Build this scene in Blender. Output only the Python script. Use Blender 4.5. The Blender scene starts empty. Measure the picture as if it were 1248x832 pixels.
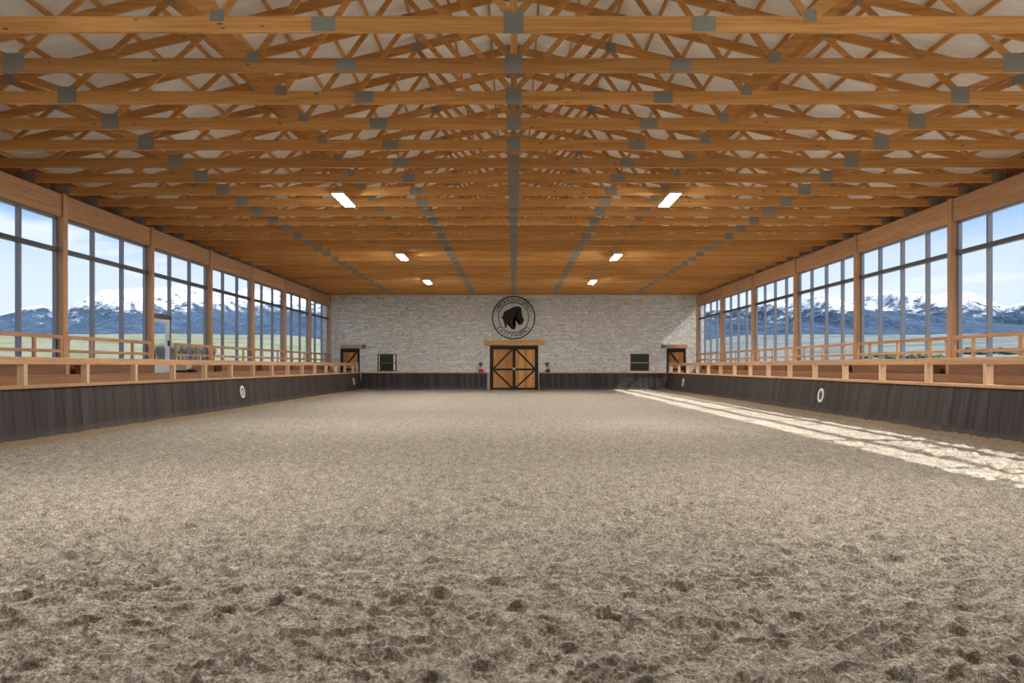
import bpy, bmesh, math, random
import numpy as np
from mathutils import Vector
random.seed(7)
C = bpy.context.scene
COL = C.collection
EYE = 1.6            # camera height
BACK = 44.6          # stone wall
TR_Y0, TR_DY, TR_N = 9.24, 1.26, 28
CH_Z = 6.30          # underside of the truss bottom chords
PITCH = .24
ORD = ['', 'first', 'second', 'third', 'fourth', 'fifth', 'sixth', 'seventh', 'eighth', 'ninth', 'tenth', 'eleventh', 'twelfth',
       'thirteenth', 'fourteenth', 'fifteenth', 'sixteenth', 'seventeenth', 'eighteenth', 'nineteenth', 'twentieth', 'twenty-first',
       'twenty-second', 'twenty-third', 'twenty-fourth', 'twenty-fifth', 'twenty-sixth', 'twenty-seventh', 'twenty-eighth',
       'twenty-ninth', 'thirtieth']

# ------------------------------------------------------------------ materials
def srgb(r, g, b):
    f = lambda c: (c/255/12.92) if c/255 <= .04045 else ((c/255+.055)/1.055)**2.4
    return (f(r), f(g), f(b), 1)

class NT:
    def __init__(s, tree):
        s.t = tree; s.n = tree.nodes; s.l = tree.links
    def node(s, typ, ins=None, **kw):
        n = s.n.new(typ)
        for k, v in kw.items(): setattr(n, k, v)
        for k, v in (ins or {}).items():
            if isinstance(v, bpy.types.NodeSocket): s.l.new(v, n.inputs[k])
            else: n.inputs[k].default_value = v
        return n
    def math(s, op, a, b=0., c=None):
        d = {0: a, 1: b}
        if c is not None: d[2] = c
        return s.node('ShaderNodeMath', d, operation=op).outputs[0]
    def noise(s, vec, scale, detail=3., rough=.55, dist=0.):
        return s.node('ShaderNodeTexNoise', {'Vector': vec, 'Scale': scale, 'Detail': detail, 'Roughness': rough, 'Distortion': dist}).outputs['Fac']
    def ramp(s, fac, stops, interp='LINEAR'):
        n = s.node('ShaderNodeValToRGB', {'Fac': fac}); cr = n.color_ramp; cr.interpolation = interp
        while len(cr.elements) < len(stops): cr.elements.new(.5)
        for e, (p, c) in zip(cr.elements, stops): e.position = p; e.color = c
        return n.outputs['Color']
    def mix(s, fac, a, b, blend='MIX'):
        n = s.node('ShaderNodeMix', data_type='RGBA', blend_type=blend)
        for k, v in ((0, fac), (6, a), (7, b)):
            if isinstance(v, bpy.types.NodeSocket): s.l.new(v, n.inputs[k])
            else: n.inputs[k].default_value = v
        return n.outputs[2]
    def sep(s, vec):
        return s.node('ShaderNodeSeparateXYZ', {0: vec}).outputs
    def comb(s, x, y, z):
        return s.node('ShaderNodeCombineXYZ', {0: x, 1: y, 2: z}).outputs[0]
    def mapr(s, v, a, b, c=0., d=1., smooth=False):
        return s.node('ShaderNodeMapRange', {'Value': v, 'From Min': a, 'From Max': b, 'To Min': c, 'To Max': d},
                      interpolation_type='SMOOTHSTEP' if smooth else 'LINEAR').outputs[0]

def new_mat(name):
    m = bpy.data.materials.new(name); m.use_nodes = True
    t = NT(m.node_tree); t.n.clear()
    t.out = t.node('ShaderNodeOutputMaterial')
    return m, t
def principled(t, col, rough=.6, metal=0., bump=None, bstr=.3, bdist=.02, spec=.4):
    p = t.node('ShaderNodeBsdfPrincipled', {'Roughness': rough, 'Metallic': metal, 'Specular IOR Level': spec})
    if isinstance(col, bpy.types.NodeSocket): t.l.new(col, p.inputs['Base Color'])
    else: p.inputs['Base Color'].default_value = col
    if bump is not None:
        b = t.node('ShaderNodeBump', {'Height': bump, 'Strength': bstr, 'Distance': bdist})
        t.l.new(b.outputs[0], p.inputs['Normal'])
    t.l.new(p.outputs[0], t.out.inputs[0]); return p

def wood(name, dark, mid, light, axis='x', rough=.62, knots=.6, rnd=.18, fine=1., plank=0):
    m, t = new_mat(name)
    tc = t.node('ShaderNodeTexCoord').outputs['Object']
    oi = t.node('ShaderNodeObjectInfo').outputs
    off = t.comb(t.math('MULTIPLY', oi['Random'], 37.), t.math('MULTIPLY', oi['Random'], 91.), t.math('MULTIPLY', oi['Random'], 53.))
    v = t.node('ShaderNodeVectorMath', {0: tc, 1: off}, operation='ADD').outputs[0]
    k = [9*fine]*3; k['xyz'.index(axis)] = .35*fine
    vs = t.node('ShaderNodeMapping', {'Vector': v, 'Scale': k}).outputs[0]
    n1 = t.noise(vs, 1.6, 4, .6, .8)
    n2 = t.noise(vs, 9., 2, .6)
    g = t.math('ADD', t.math('MULTIPLY', n1, .72), t.math('MULTIPLY', n2, .28))
    col = t.ramp(g, [(.3, dark), (.5, mid), (.7, light)])
    if knots:
        kk = [4.6]*3; kk['xyz'.index(axis)] = 1.9
        vk = t.node('ShaderNodeMapping', {'Vector': v, 'Scale': kk}).outputs[0]
        vo = t.node('ShaderNodeTexVoronoi', {'Vector': vk, 'Scale': 1.}).outputs['Distance']
        kf = t.mapr(vo, .05, .11, knots, 0., True)
        col = t.mix(kf, col, (dark[0]*.3, dark[1]*.25, dark[2]*.25, 1))
    val = t.mapr(oi['Random'], 0, 1, 1-rnd, 1+rnd)
    if plank:
        pi_ = t.math('FLOOR', t.math('DIVIDE', t.sep(tc)[0], plank))
        val = t.math('MULTIPLY', val, t.mapr(t.node('ShaderNodeTexWhiteNoise', {'W': pi_}, noise_dimensions='1D').outputs['Value'], 0, 1, .72, 1.18))
    hv = t.node('ShaderNodeHueSaturation', {'Color': col, 'Value': val}).outputs[0]
    principled(t, hv, rough, bump=g, bstr=.18, bdist=.01, spec=.3)
    return m

def plain(name, col, rough=.5, metal=0., var=.12, scale=12., bstr=.1):
    m, t = new_mat(name)
    tc = t.node('ShaderNodeTexCoord').outputs['Object']
    n = t.noise(tc, scale, 4)
    c = t.mix(n, (col[0]*(1-var), col[1]*(1-var), col[2]*(1-var), 1), (min(1, col[0]*(1+var)), min(1, col[1]*(1+var)), min(1, col[2]*(1+var)), 1))
    principled(t, c, rough, metal, bump=n, bstr=bstr, bdist=.005)
    return m

M = {}
# warm spruce of the roof timbers
D, MI, L = (.40, .185, .052, 1), (.58, .295, .090, 1), (.70, .395, .140, 1)
for ax in 'xyz': M['truss_'+ax] = wood('roof_timber_'+ax, D, MI, L, ax, knots=.75, rnd=.16)
D, MI, L = (.38, .205, .105, 1), (.52, .30, .16, 1), (.62, .39, .22, 1)
for ax in 'xyz': M['fir_'+ax] = wood('fir_'+ax, D, MI, L, ax, knots=.5, rnd=.08)
D, MI, L = (.15, .07, .036, 1), (.21, .10, .053, 1), (.28, .14, .075, 1)
M['brown_y'] = wood('brown_board', D, MI, L, 'y', knots=.4, rnd=.1)
M['pine_z'] = wood('pale_pine', (.50, .33, .19, 1), (.66, .47, .29, 1), (.76, .58, .38, 1), 'z', knots=.4, rnd=.08)
M['red_y'] = wood('reddish_board', (.27, .125, .06, 1), (.36, .175, .088, 1), (.43, .23, .12, 1), 'y', knots=.5, rnd=.1)
M['door_wood'] = wood('door_board', (.44, .19, .055, 1), (.60, .29, .09, 1), (.70, .38, .14, 1), 'z', knots=.3, rnd=.1, plank=.17)
M['dark_wood'] = wood('dark_stained_wood', (.012, .009, .008, 1), (.022, .016, .013, 1), (.035, .026, .022, 1), 'z', knots=0)
M['steel'] = plain('galvanized_plate', (.27, .275, .245), .6, .1, .2, 30)
M['frame'] = plain('window_frame_grey', (.07, .068, .07), .45, .1, .1, 10)
M['mullion'] = plain('mullion_aluminium', (.22, .23, .26), .4, .2, .08, 10)
M['doorframe'] = plain('pale_door_frame', (.62, .66, .7), .45, 0, .05, 8)
M['black'] = plain('black_metal', (.012, .011, .010), .5, .3, .2, 20)
M['white_paint'] = plain('white_paint', (.82, .81, .77), .55, 0, .06, 15)
M['lamp_body'] = plain('lamp_housing', (.6, .6, .6), .4, .2, .05, 10)
M['magenta'] = plain('magenta_shell', (.55, .012, .14), .35, 0, .15, 20)
M['blue_grey'] = plain('blue_grey_shell', (.07, .15, .22), .35, 0, .15, 20)
M['charcoal'] = plain('charcoal_shell', (.03, .035, .04), .4, 0, .2, 20)
M['slate'] = plain('slate_shell', (.075, .075, .09), .4, 0, .2, 20)
M['pale_crate'] = wood('pale_crate_wood', (.5, .4, .28, 1), (.62, .5, .36, 1), (.7, .58, .43, 1), 'x', knots=.1)
M['dark_glass'] = plain('dark_window_glass', (.030, .036, .024), .12, 0, .5, 9)
M['steps'] = plain('platform_concrete', (.35, .33, .3), .8, 0, .15, 6)

def mat_kick():
    m, t = new_mat('kick_boards')
    tc = t.node('ShaderNodeTexCoord').outputs['Object']
    x, y, z = t.sep(tc)[0:3]
    u = t.math('ADD', y, t.math('MULTIPLY', x, 1.))
    idx = t.math('FLOOR', t.math('DIVIDE', u, .19))
    wn = t.node('ShaderNodeTexWhiteNoise', {'W': idx}, noise_dimensions='1D').outputs['Value']
    vs = t.comb(t.math('MULTIPLY', u, 22.), wn, t.math('MULTIPLY', z, 1.1))
    n = t.noise(vs, 1.2, 5, .65, .4)
    c = t.ramp(t.math('ADD', t.math('MULTIPLY', n, .62), t.math('MULTIPLY', wn, .38)),
               [(.25, (.022, .017, .0155, 1)), (.5, (.041, .0315, .029, 1)), (.8, (.078, .061, .056, 1))])
    dust = t.mapr(t.math('ADD', z, t.math('MULTIPLY', n, .25)), .45, .05, 0, .3, True)
    c = t.mix(dust, c, (.22, .18, .14, 1))
    principled(t, c, .65, bump=n, bstr=.3, bdist=.01)
    return m
M['kick'] = mat_kick()

def mat_stone():
    m, t = new_mat('split_face_stone')
    tc = t.node('ShaderNodeTexCoord').outputs['Object']
    x, y, z = t.sep(tc)[0:3]
    wob = t.noise(tc, 2.5, 2)
    u = t.comb(t.math('ADD', x, t.math('MULTIPLY', wob, .05)), t.math('ADD', z, t.math('MULTIPLY', wob, .03)), 0.)
    def brick(w, h, mort):
        b = t.node('ShaderNodeTexBrick', {'Vector': u, 'Color1': (0, 0, 0, 1), 'Color2': (1, 1, 1, 1), 'Mortar': (.25, .25, .25, 1), 'Scale': 1.,
                   'Mortar Size': mort, 'Mortar Smooth': .4, 'Bias': 0., 'Brick Width': w, 'Row Height': h})
        b.offset = .43; b.squash = .7; b.squash_frequency = 3
        return b.outputs
    a = brick(.27, .14, .012); b = brick(.14, .07, .009)
    rows = t.math('FLOOR', t.math('DIVIDE', t.sep(u)[1], .14))
    cells = t.math('FLOOR', t.math('DIVIDE', t.math('ADD', x, t.math('MULTIPLY', rows, .37)), .27*2))
    pick = t.node('ShaderNodeTexWhiteNoise', {'Vector': t.comb(rows, cells, 0.)}, noise_dimensions='3D').outputs['Value']
    sel = t.math('GREATER_THAN', pick, .42)
    tone = t.mix(sel, a['Color'], b['Color'])
    mort = t.mix(sel, a['Fac'], b['Fac'])
    fine = t.noise(tc, 9, 6, .85)
    big = t.noise(tc, .8, 2)
    f = t.math('ADD', t.math('MULTIPLY', tone, .55), t.math('MULTIPLY', fine, .45))
    c = t.ramp(f, [(.15, (.36, .365, .36, 1)), (.33, (.72, .72, .70, 1)), (.52, (.88, .88, .86, 1)), (.8, (.95, .95, .93, 1))])
    hue = t.noise(tc, 3.2, 5, .8)
    c = t.mix(t.mapr(t.math('ADD', hue, t.math('MULTIPLY', big, .4)), .58, .82, 0, .5), c, (.66, .60, .44, 1))
    c = t.mix(t.mapr(hue, .47, .3, 0, .45), c, (.60, .63, .66, 1))
    c = t.mix(t.math('MULTIPLY', mort, .7), c, (.40, .39, .37, 1))
    h = t.math('ADD', t.math('MULTIPLY', t.math('SUBTRACT', 1., mort), .6), t.math('MULTIPLY', f, .6))
    principled(t, c, .85, bump=h, bstr=.9, bdist=.05, spec=.2)
    return m
M['stone'] = mat_stone()

def mat_sand():
    m, t = new_mat('arena_sand')
    tc = t.node('ShaderNodeTexCoord').outputs['Object']
    x, y, z = t.sep(tc)[0:3]
    g1 = t.noise(tc, 120., 1, .6)
    g2 = t.noise(tc, 48., 1, .6)
    g3 = t.noise(tc, 7., 4, .6)
    sp = t.noise(t.node('ShaderNodeMapping', {'Vector': tc, 'Scale': (1., .55, 1.)}).outputs[0], 9., 6.5, .92)
    big = t.noise(tc, .35, 3)
    f = t.math('ADD', t.math('ADD', t.math('MULTIPLY', g1, .30), t.math('MULTIPLY', g2, .28)), t.math('MULTIPLY', sp, .42))
    c = t.ramp(f, [(.40, (.10, .084, .064, 1)), (.47, (.26, .226, .18, 1)), (.53, (.39, .348, .285, 1)), (.60, (.68, .625, .53, 1))])
    c = t.mix(t.math('MULTIPLY', big, .25), c, (.37, .315, .25, 1))
    # darker, browner footing raked up along the barriers
    ax = t.math('ABSOLUTE', x)
    edge = t.mapr(t.math('ADD', ax, t.math('MULTIPLY', t.math('SUBTRACT', g3, .5), .5)), 9.35, 9.75, 0, .75, True)
    c = t.mix(edge, c, (.30, .215, .125, 1))
    h = t.math('ADD', t.math('ADD', t.math('MULTIPLY', g1, .10), t.math('MULTIPLY', g2, .35)), g3)
    principled(t, c, .95, bump=h, bstr=.75, bdist=.03, spec=.1)
    return m
M['sand'] = mat_sand()

def mat_roof():
    m, t = new_mat('white_roof_liner')
    tc = t.node('ShaderNodeTexCoord').outputs['Object']
    x, y, z = t.sep(tc)[0:3]
    w = t.node('ShaderNodeTexWave', {'Vector': t.comb(y, x, 0.), 'Scale': 1.2, 'Distortion': 1.5, 'Detail': 2.}, bands_direction='X').outputs['Fac']
    n = t.noise(t.comb(t.math('MULTIPLY', x, .6), t.math('MULTIPLY', y, 6.), z), 2., 4)
    c = t.ramp(n, [(.3, (.80, .80, .77, 1)), (.7, (.90, .90, .87, 1))])
    principled(t, c, .7, bump=t.math('ADD', w, n), bstr=.25, bdist=.03)
    return m
M['roof'] = mat_roof()

def mat_glass():
    m, t = new_mat('clear_glazing')
    tr = t.node('ShaderNodeBsdfTransparent', {'Color': (.96, .975, .98, 1)})
    t.l.new(tr.outputs[0], t.out.inputs[0]); return m
M['glass'] = mat_glass()

def mat_emit(name, col, s):
    m, t = new_mat(name)
    e = t.node('ShaderNodeEmission', {'Color': col, 'Strength': s})
    t.l.new(e.outputs[0], t.out.inputs[0]); return m
LAMP = 200.
M['lamp'] = mat_emit('lamp_diffuser_glow', (1, .96, .90, 1), LAMP)

def mat_mountain(name, snow_lo, snow_hi):
    m, t = new_mat(name)
    geo = t.node('ShaderNodeNewGeometry').outputs
    pos = t.node('ShaderNodeTexCoord').outputs['Object']
    x, y, z = t.sep(pos)[0:3]
    nz = t.sep(geo['Normal'])[2]
    n1 = t.noise(pos, .006, 6, .68, .3)
    n2 = t.noise(pos, .035, 5, .7)
    hh = t.math('ADD', z, t.math('ADD', t.math('MULTIPLY', t.math('SUBTRACT', n1, .5), 150.), t.math('MULTIPLY', t.math('SUBTRACT', n2, .5), 190.)))
    sn = t.mapr(hh, snow_lo, snow_hi, 0, 1, True)
    sn = t.math('MULTIPLY', sn, t.mapr(n2, .37, .5, .12, 1.))
    hazy_forest = t.ramp(n2, [(.3, (.035, .058, .095, 1)), (.55, (.062, .098, .152, 1)), (.75, (.10, .14, .195, 1))])  # conifer tones with blue distance haze mixed into the base colour
    c = t.mix(sn, hazy_forest, (.86, .89, .94, 1))
    principled(t, c, .9, bump=n2, bstr=.8, bdist=14., spec=.05)
    return m
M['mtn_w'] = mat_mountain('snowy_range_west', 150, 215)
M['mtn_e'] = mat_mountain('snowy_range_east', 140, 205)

def mat_field(name, greens):
    m, t = new_mat(name)
    pos = t.node('ShaderNodeTexCoord').outputs['Object']
    x, y, z = t.sep(pos)[0:3]
    ax = t.math('ABSOLUTE', x)
    n1 = t.noise(t.comb(t.math('MULTIPLY', x, .02), t.math('MULTIPLY', y, .006), 0.), 1., 4, .6)
    n2 = t.noise(pos, .15, 5, .7)
    c = t.ramp(t.math('ADD', t.math('MULTIPLY', n1, .75), t.math('MULTIPLY', n2, .25)), greens)
    near = t.mapr(t.math('ADD', ax, t.math('MULTIPLY', n2, 60.)), 70, 110, 0.8, 0, True)
    c = t.mix(near, c, (.46, .45, .41, 1))          # gravel yard around the barn
    principled(t, c, .95, bump=n2, bstr=.4, bdist=.5, spec=.05)
    return m
M['field_w'] = mat_field('pasture_west', [(.3, (.10, .125, .07, 1)), (.43, (.165, .19, .11, 1)), (.5, (.26, .24, .175, 1)), (.58, (.14, .175, .10, 1)), (.7, (.22, .235, .145, 1))])
M['field_e'] = mat_field('plain_east', [(.3, (.085, .105, .105, 1)), (.43, (.15, .17, .155, 1)), (.5, (.24, .24, .22, 1)), (.58, (.13, .155, .15, 1)), (.7, (.20, .20, .19, 1))])
M['bark'] = plain('bare_trees', (.055, .052, .046), .9, 0, .4, 3)
M['bush'] = plain('dark_shrub_leaves', (.05, .08, .035), .9, 0, .5, 3)

# ------------------------------------------------------------------ geometry helpers
def box(bm, x0, x1, y0, y1, z0, z1, bev=0.):
    x0, x1 = min(x0, x1), max(x0, x1); y0, y1 = min(y0, y1), max(y0, y1); z0, z1 = min(z0, z1), max(z0, z1)
    vs = [bm.verts.new(p) for p in ((x0,y0,z0),(x1,y0,z0),(x1,y1,z0),(x0,y1,z0),(x0,y0,z1),(x1,y0,z1),(x1,y1,z1),(x0,y1,z1))]
    fs = [bm.faces.new([vs[i] for i in f]) for f in ((0,3,2,1),(4,5,6,7),(0,1,5,4),(1,2,6,5),(2,3,7,6),(3,0,4,7))]
    if bev:
        es = {e for f in fs for e in f.edges}
        bmesh.ops.bevel(bm, geom=list(es), offset=bev, segments=2, profile=.6, affect='EDGES')
def bar(bm, p0, p1, w, d, up=(0, 1, 0), bev=0.):
    """box from p0 to p1; d = size along `up`, w = size across"""
    p0, p1, up = Vector(p0), Vector(p1), Vector(up)
    a = (p1-p0).normalized(); s = a.cross(up).normalized(); u = s.cross(a).normalized()
    vs = []
    for p in (p0, p1):
        for i, j in ((-1,-1),(1,-1),(1,1),(-1,1)): vs.append(bm.verts.new(p + s*(i*w/2) + u*(j*d/2)))
    fs = [bm.faces.new([vs[i] for i in f]) for f in ((0,1,2,3),(7,6,5,4),(0,4,5,1),(1,5,6,2),(2,6,7,3),(3,7,4,0))]
    if bev:
        es = {e for f in fs for e in f.edges}
        bmesh.ops.bevel(bm, geom=list(es), offset=bev, segments=2, profile=.6, affect='EDGES')
def tube(bm, pts, r, n=10):
    pts = [Vector(p) for p in pts]; rings = []
    for i, p in enumerate(pts):
        a = (pts[min(i+1, len(pts)-1)] - pts[max(i-1, 0)]).normalized()
        ref = Vector((0, 0, 1)) if abs(a.z) < .9 else Vector((1, 0, 0))
        s = a.cross(ref).normalized(); u = s.cross(a)
        rr = r[i] if isinstance(r, (list, tuple)) else r
        rings.append([bm.verts.new(p + (s*math.cos(k*math.tau/n) + u*math.sin(k*math.tau/n))*rr) for k in range(n)])
    for A, B in zip(rings, rings[1:]):
        for k in range(n): bm.faces.new((A[k], A[(k+1) % n], B[(k+1) % n], B[k]))
    bm.faces.new(rings[0][::-1]); bm.faces.new(rings[-1])
def lathe(bm, prof, c, axis='z', n=24, flip=1):
    """prof: (radius, height) list, revolved about `axis` through c"""
    c = Vector(c); rings = []
    for r, h in prof:
        ring = []
        for k in range(n):
            a = k*math.tau/n; p = (r*math.cos(a), r*math.sin(a), h)
            if axis == 'y': p = (p[0], p[2]*flip, p[1])
            ring.append(bm.verts.new(c + Vector(p)))
        rings.append(ring)
    for A, B in zip(rings, rings[1:]):
        for k in range(n): bm.faces.new((A[k], A[(k+1) % n], B[(k+1) % n], B[k]))
    bm.faces.new(rings[0][::-1]); bm.faces.new(rings[-1])

def finish(bm, name, mat, smooth=False, loc=(0, 0, 0)):
    bmesh.ops.recalc_face_normals(bm, faces=bm.faces)
    if tuple(loc) != (0, 0, 0): bmesh.ops.translate(bm, verts=bm.verts, vec=-Vector(loc))
    me = bpy.data.meshes.new(name); bm.to_mesh(me); bm.free()
    me.materials.append(mat)
    if smooth: me.polygons.foreach_set('use_smooth', [True]*len(me.polygons))
    return me
def obj(name, bm, mat, parent=None, loc=(0, 0, 0), smooth=False):
    """bm in world coordinates; a part is re-based on its thing's origin"""
    if parent is not None:
        base = parent.location if parent.parent is None else parent.location + parent.parent.location
        o = bpy.data.objects.new(name, finish(bm, name, mat, smooth, base))
        o.parent = parent
    else:
        o = bpy.data.objects.new(name, finish(bm, name, mat, smooth, loc)); o.location = loc
    COL.objects.link(o); return o
def tag(o, label=None, cat=None, group=None, kind=None):
    if label: o['label'] = label
    if cat: o['category'] = cat
    if group: o['group'] = group
    if kind: o['kind'] = kind
    return o
def thing(name, loc, label, cat, group=None, kind=None):
    o = bpy.data.objects.new(name, None); o.empty_display_size = .2; COL.objects.link(o); o.location = loc
    return tag(o, label, cat, group, kind)
def struct(name, loc=(0, 0, 0)):
    o = bpy.data.objects.new(name, None); COL.objects.link(o); o.location = loc; o['kind'] = 'structure'; return o
def copy_tree(o, parent=None):
    c = o.copy(); COL.objects.link(c)
    if parent: c.parent = parent
    for ch in list(o.children): copy_tree(ch, c)
    return c
NB = bmesh.new

# ------------------------------------------------------------------ numpy noise
def hsh(ix, iy, seed):
    h = (ix.astype(np.int64)*374761393 + iy.astype(np.int64)*668265263 + seed*974711) & 0xffffffff
    h = ((h ^ (h >> 13))*1274126177) & 0xffffffff
    return ((h ^ (h >> 16)) & 0xffff)/65535.
def vnoise(x, y, seed=0):
    ix, iy = np.floor(x), np.floor(y); fx, fy = x-ix, y-iy
    fx = fx*fx*fx*(fx*(fx*6-15)+10); fy = fy*fy*fy*(fy*(fy*6-15)+10)
    a, b = hsh(ix, iy, seed), hsh(ix+1, iy, seed); c, d = hsh(ix, iy+1, seed), hsh(ix+1, iy+1, seed)
    return (a*(1-fx)+b*fx)*(1-fy) + (c*(1-fx)+d*fx)*fy
def fbm(x, y, seed, octs=5, gain=.5):
    s = 0; a = 1; n = 0
    for k in range(octs):
        s = s + a*vnoise(x*2**k, y*2**k, seed+k*17); n += a; a *= gain
    return s/n
def grid_mesh(name, X, Y, Z, mat):
    R, K = X.shape
    co = np.stack([X, Y, Z], -1).reshape(-1, 3).astype(np.float32)
    i = np.arange(R*K).reshape(R, K)
    q = np.stack([i[:-1, :-1], i[:-1, 1:], i[1:, 1:], i[1:, :-1]], -1).reshape(-1, 4).astype(np.int32)
    me = bpy.data.meshes.new(name)
    me.vertices.add(len(co)); me.vertices.foreach_set('co', co.ravel())
    me.loops.add(q.size); me.loops.foreach_set('vertex_index', q.ravel())
    me.polygons.add(len(q)); me.polygons.foreach_set('loop_start', np.arange(0, q.size, 4, dtype=np.int32))
    me.polygons.foreach_set('use_smooth', np.ones(len(q), dtype=bool))
    me.update(calc_edges=True); me.materials.append(mat)
    o = bpy.data.objects.new(name, me); COL.objects.link(o); return o

# ------------------------------------------------------------------ arena sand
def build_sand():
    ys = [-2.0]
    while ys[-1] < BACK+.1:
        y = ys[-1]
        if y < 2.4: d = .10
        else: d = min(max(y*y/(800*EYE*2.3), .0065), .15)
        ys.append(y+d)
    ys = np.array(ys); R = len(ys); K = 820
    w = np.clip(.86*np.maximum(ys, 2.4)+.6, 0, 9.6)
    s = np.linspace(-1, 1, K)
    inner = np.clip(s/.9, -1, 1); outer = np.sign(s)*np.clip((np.abs(s)-.9)/.1, 0, 1)
    X = inner[None, :]*w[:, None] + outer[None, :]*(10.75-w)[:, None]
    Y = np.repeat(ys[:, None], K, 1)
    dy = np.gradient(ys)[:, None]
    def band(wl): return np.clip(wl/(2.2*dy), 0, 1)
    def ridges(ang, wl, wt, seed, sharp):
        c_, s_ = math.cos(ang), math.sin(ang)
        wx = X + .16*(vnoise(X/.45, Y/.45, seed+1)-.5); wy = Y + .16*(vnoise(X/.45, Y/.45, seed+2)-.5)
        u = (wx*c_+wy*s_)/wl; v = (-wx*s_+wy*c_)/wt
        return (1-np.abs(2*vnoise(u, v, seed)-1))**sharp
    farf = np.clip(1.15-(Y-7)/22, .45, 1.15)
    H = .030*(fbm(X/2.1, Y/1.6, 3, 3)-.5)
    m1 = np.clip((vnoise(X/.9, Y/.8, 91)-.3)*2.6, 0, 1); m2 = np.clip((vnoise(X/.8, Y/.9, 92)-.3)*2.6, 0, 1)
    h = .042*band(.3)*m1*(ridges(.7, .42, .15, 21, 1.6)-.4)
    h += .042*band(.3)*m2*(ridges(-.6, .40, .14, 24, 1.6)-.4)
    h += .036*band(.25)*(1-.6*m1)*(ridges(.05, .50, .13, 27, 1.5)-.4)
    h += .028*band(.13)*(ridges(.3, .13, .085, 30, 1.4)-.45)
    h += .020*band(.08)*(vnoise(X/.075, Y/.06, 31)-.5)
    h += .012*band(.04)*(vnoise(X/.036, Y/.03, 32)-.5)
    h += .007*band(.02)*(vnoise(X/.017, Y/.015, 33)-.5)
    H += farf*h
    # faint harrow lines running away from the viewer, left of the middle
    hm = np.exp(-((X+3.2)/1.3)**2)*np.clip((Y-5)/4, 0, 1)
    H += .010*hm*np.sin(X*math.tau/.33 + 1.5*(vnoise(X/2, Y/3, 41)-.5))
    # hoof prints and scuffs
    rng = np.random.default_rng(5)
    n = 1500
    py = 2.6 + 21*rng.random(n)**1.7; px = (rng.random(n)*2-1)*9.3
    for k in range(n):
        R0 = .05+.03*rng.random()**1.5; dep = .012+.022*rng.random(); th = (rng.random()-.5)*2.4 ; el = 1+.5*rng.random()
        if rng.random() < .3: el *= 2.2; dep *= .8; R0 *= .7     # dragged toe
        ext = R0*el*2.1
        i0, i1 = np.searchsorted(ys, [py[k]-ext, py[k]+ext])
        if i1-i0 < 3 or abs(px[k]) > w[i0]+.2: continue
        row = X[(i0+i1)//2]; j0, j1 = np.searchsorted(row, [px[k]-ext*1.3, px[k]+ext*1.3])
        if j1-j0 < 3: continue
        dx = X[i0:i1, j0:j1]-px[k]; dyy = Y[i0:i1, j0:j1]-py[k]
        a = (dx*math.cos(th)+dyy*math.sin(th)); b = (-dx*math.sin(th)+dyy*math.cos(th))/el
        q = np.sqrt(a*a+b*b)/R0
        flat = np.clip((1.1-q)/.18, 0, 1); flat = flat*flat*(3-2*flat)
        rim = np.exp(-((q-1.3)/.22)**2)
        sub = H[i0:i1, j0:j1]
        tilt = dep*(.75+.35*np.clip(b/R0, -1, 1))
        sub += flat*((-tilt) - sub*.8) + .5*dep*rim*(.6+.8*vnoise(a/.04, b/.04, 61))
    # footing raked up against the barriers
    e = np.clip((np.abs(X)-9.35)/.8, 0, 1); e = e*e*(3-2*e)
    H += e*(.065+.02*(fbm(X/.35, Y/.7, 51, 3)-.3))
    eb = np.clip((Y-43.4)/.7, 0, 1)*np.clip((np.abs(X)-1.7)/.5, 0, 1); H += .03*eb
    o = grid_mesh('floor', X, Y, H, M['sand']); o['kind'] = 'structure'
build_sand()

# ------------------------------------------------------------------ roof trusses
def tc_z(x): return CH_Z + .42 + PITCH*(12.5-abs(x))     # centreline of the top chords
def make_truss():
    root = thing('roof_truss', (0, TR_Y0, CH_Z), '', 'roof truss', 'timber roof trusses across the arena')
    def p(name, bm, mat): return obj(name, bm, mat, root)
    y = TR_Y0
    b = NB(); box(b, -12.75, 12.75, y, y+.045, CH_Z, CH_Z+.225); p('bottom_chord', b, M['truss_x'])
    for s in (-1, 1):
        b = NB(); bar(b, (s*13.0, y+.022, tc_z(13.0)), (0, y+.022, tc_z(0)), .19, .045); p('top_chord', b, M['truss_x'])
    b = NB(); bar(b, (0, y+.022, CH_Z+.2), (0, y+.022, tc_z(0)-.08), .11, .04); p('king_post', b, M['truss_z'])
    webs = [(0, 2.3, .10), (4.15, 2.3, .10), (4.15, 6.15, .19), (8.0, 6.15, .10), (8.0, 10.0, .12), (10.9, 10.0, .09)]
    for s in (-1, 1):
        for k, (xb, xt, wd) in enumerate(webs):
            b = NB(); bar(b, (s*xb, y+.022, CH_Z+.20), (s*xt, y+.022, tc_z(xt)-.06), wd, .036 + .001*k); p('web', b, M['truss_x'])
    def plate(x, z, w, h):
        b = NB(); box(b, x-w/2, x+w/2, y-.006, y-.001, z-h/2, z+h/2); p('gusset_plate', b, M['steel'])
    plate(0, CH_Z+.135, .28, .31)
    plate(0, tc_z(0)-.05, .4, .3)
    for s in (-1, 1):
        plate(s*2.68, CH_Z+.115, .34, .205); plate(s*4.17, CH_Z+.235, .19, .16); plate(s*8.0, CH_Z+.155, .33, .30)
        plate(s*12.44, CH_Z+.12, .42, .26)
        for xt in (2.3, 6.15, 10.0): plate(s*xt, tc_z(xt)-.02, .24, .2)
    return root
t0 = make_truss()
trusses = [t0] + [copy_tree(t0) for _ in range(TR_N-1)]
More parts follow.
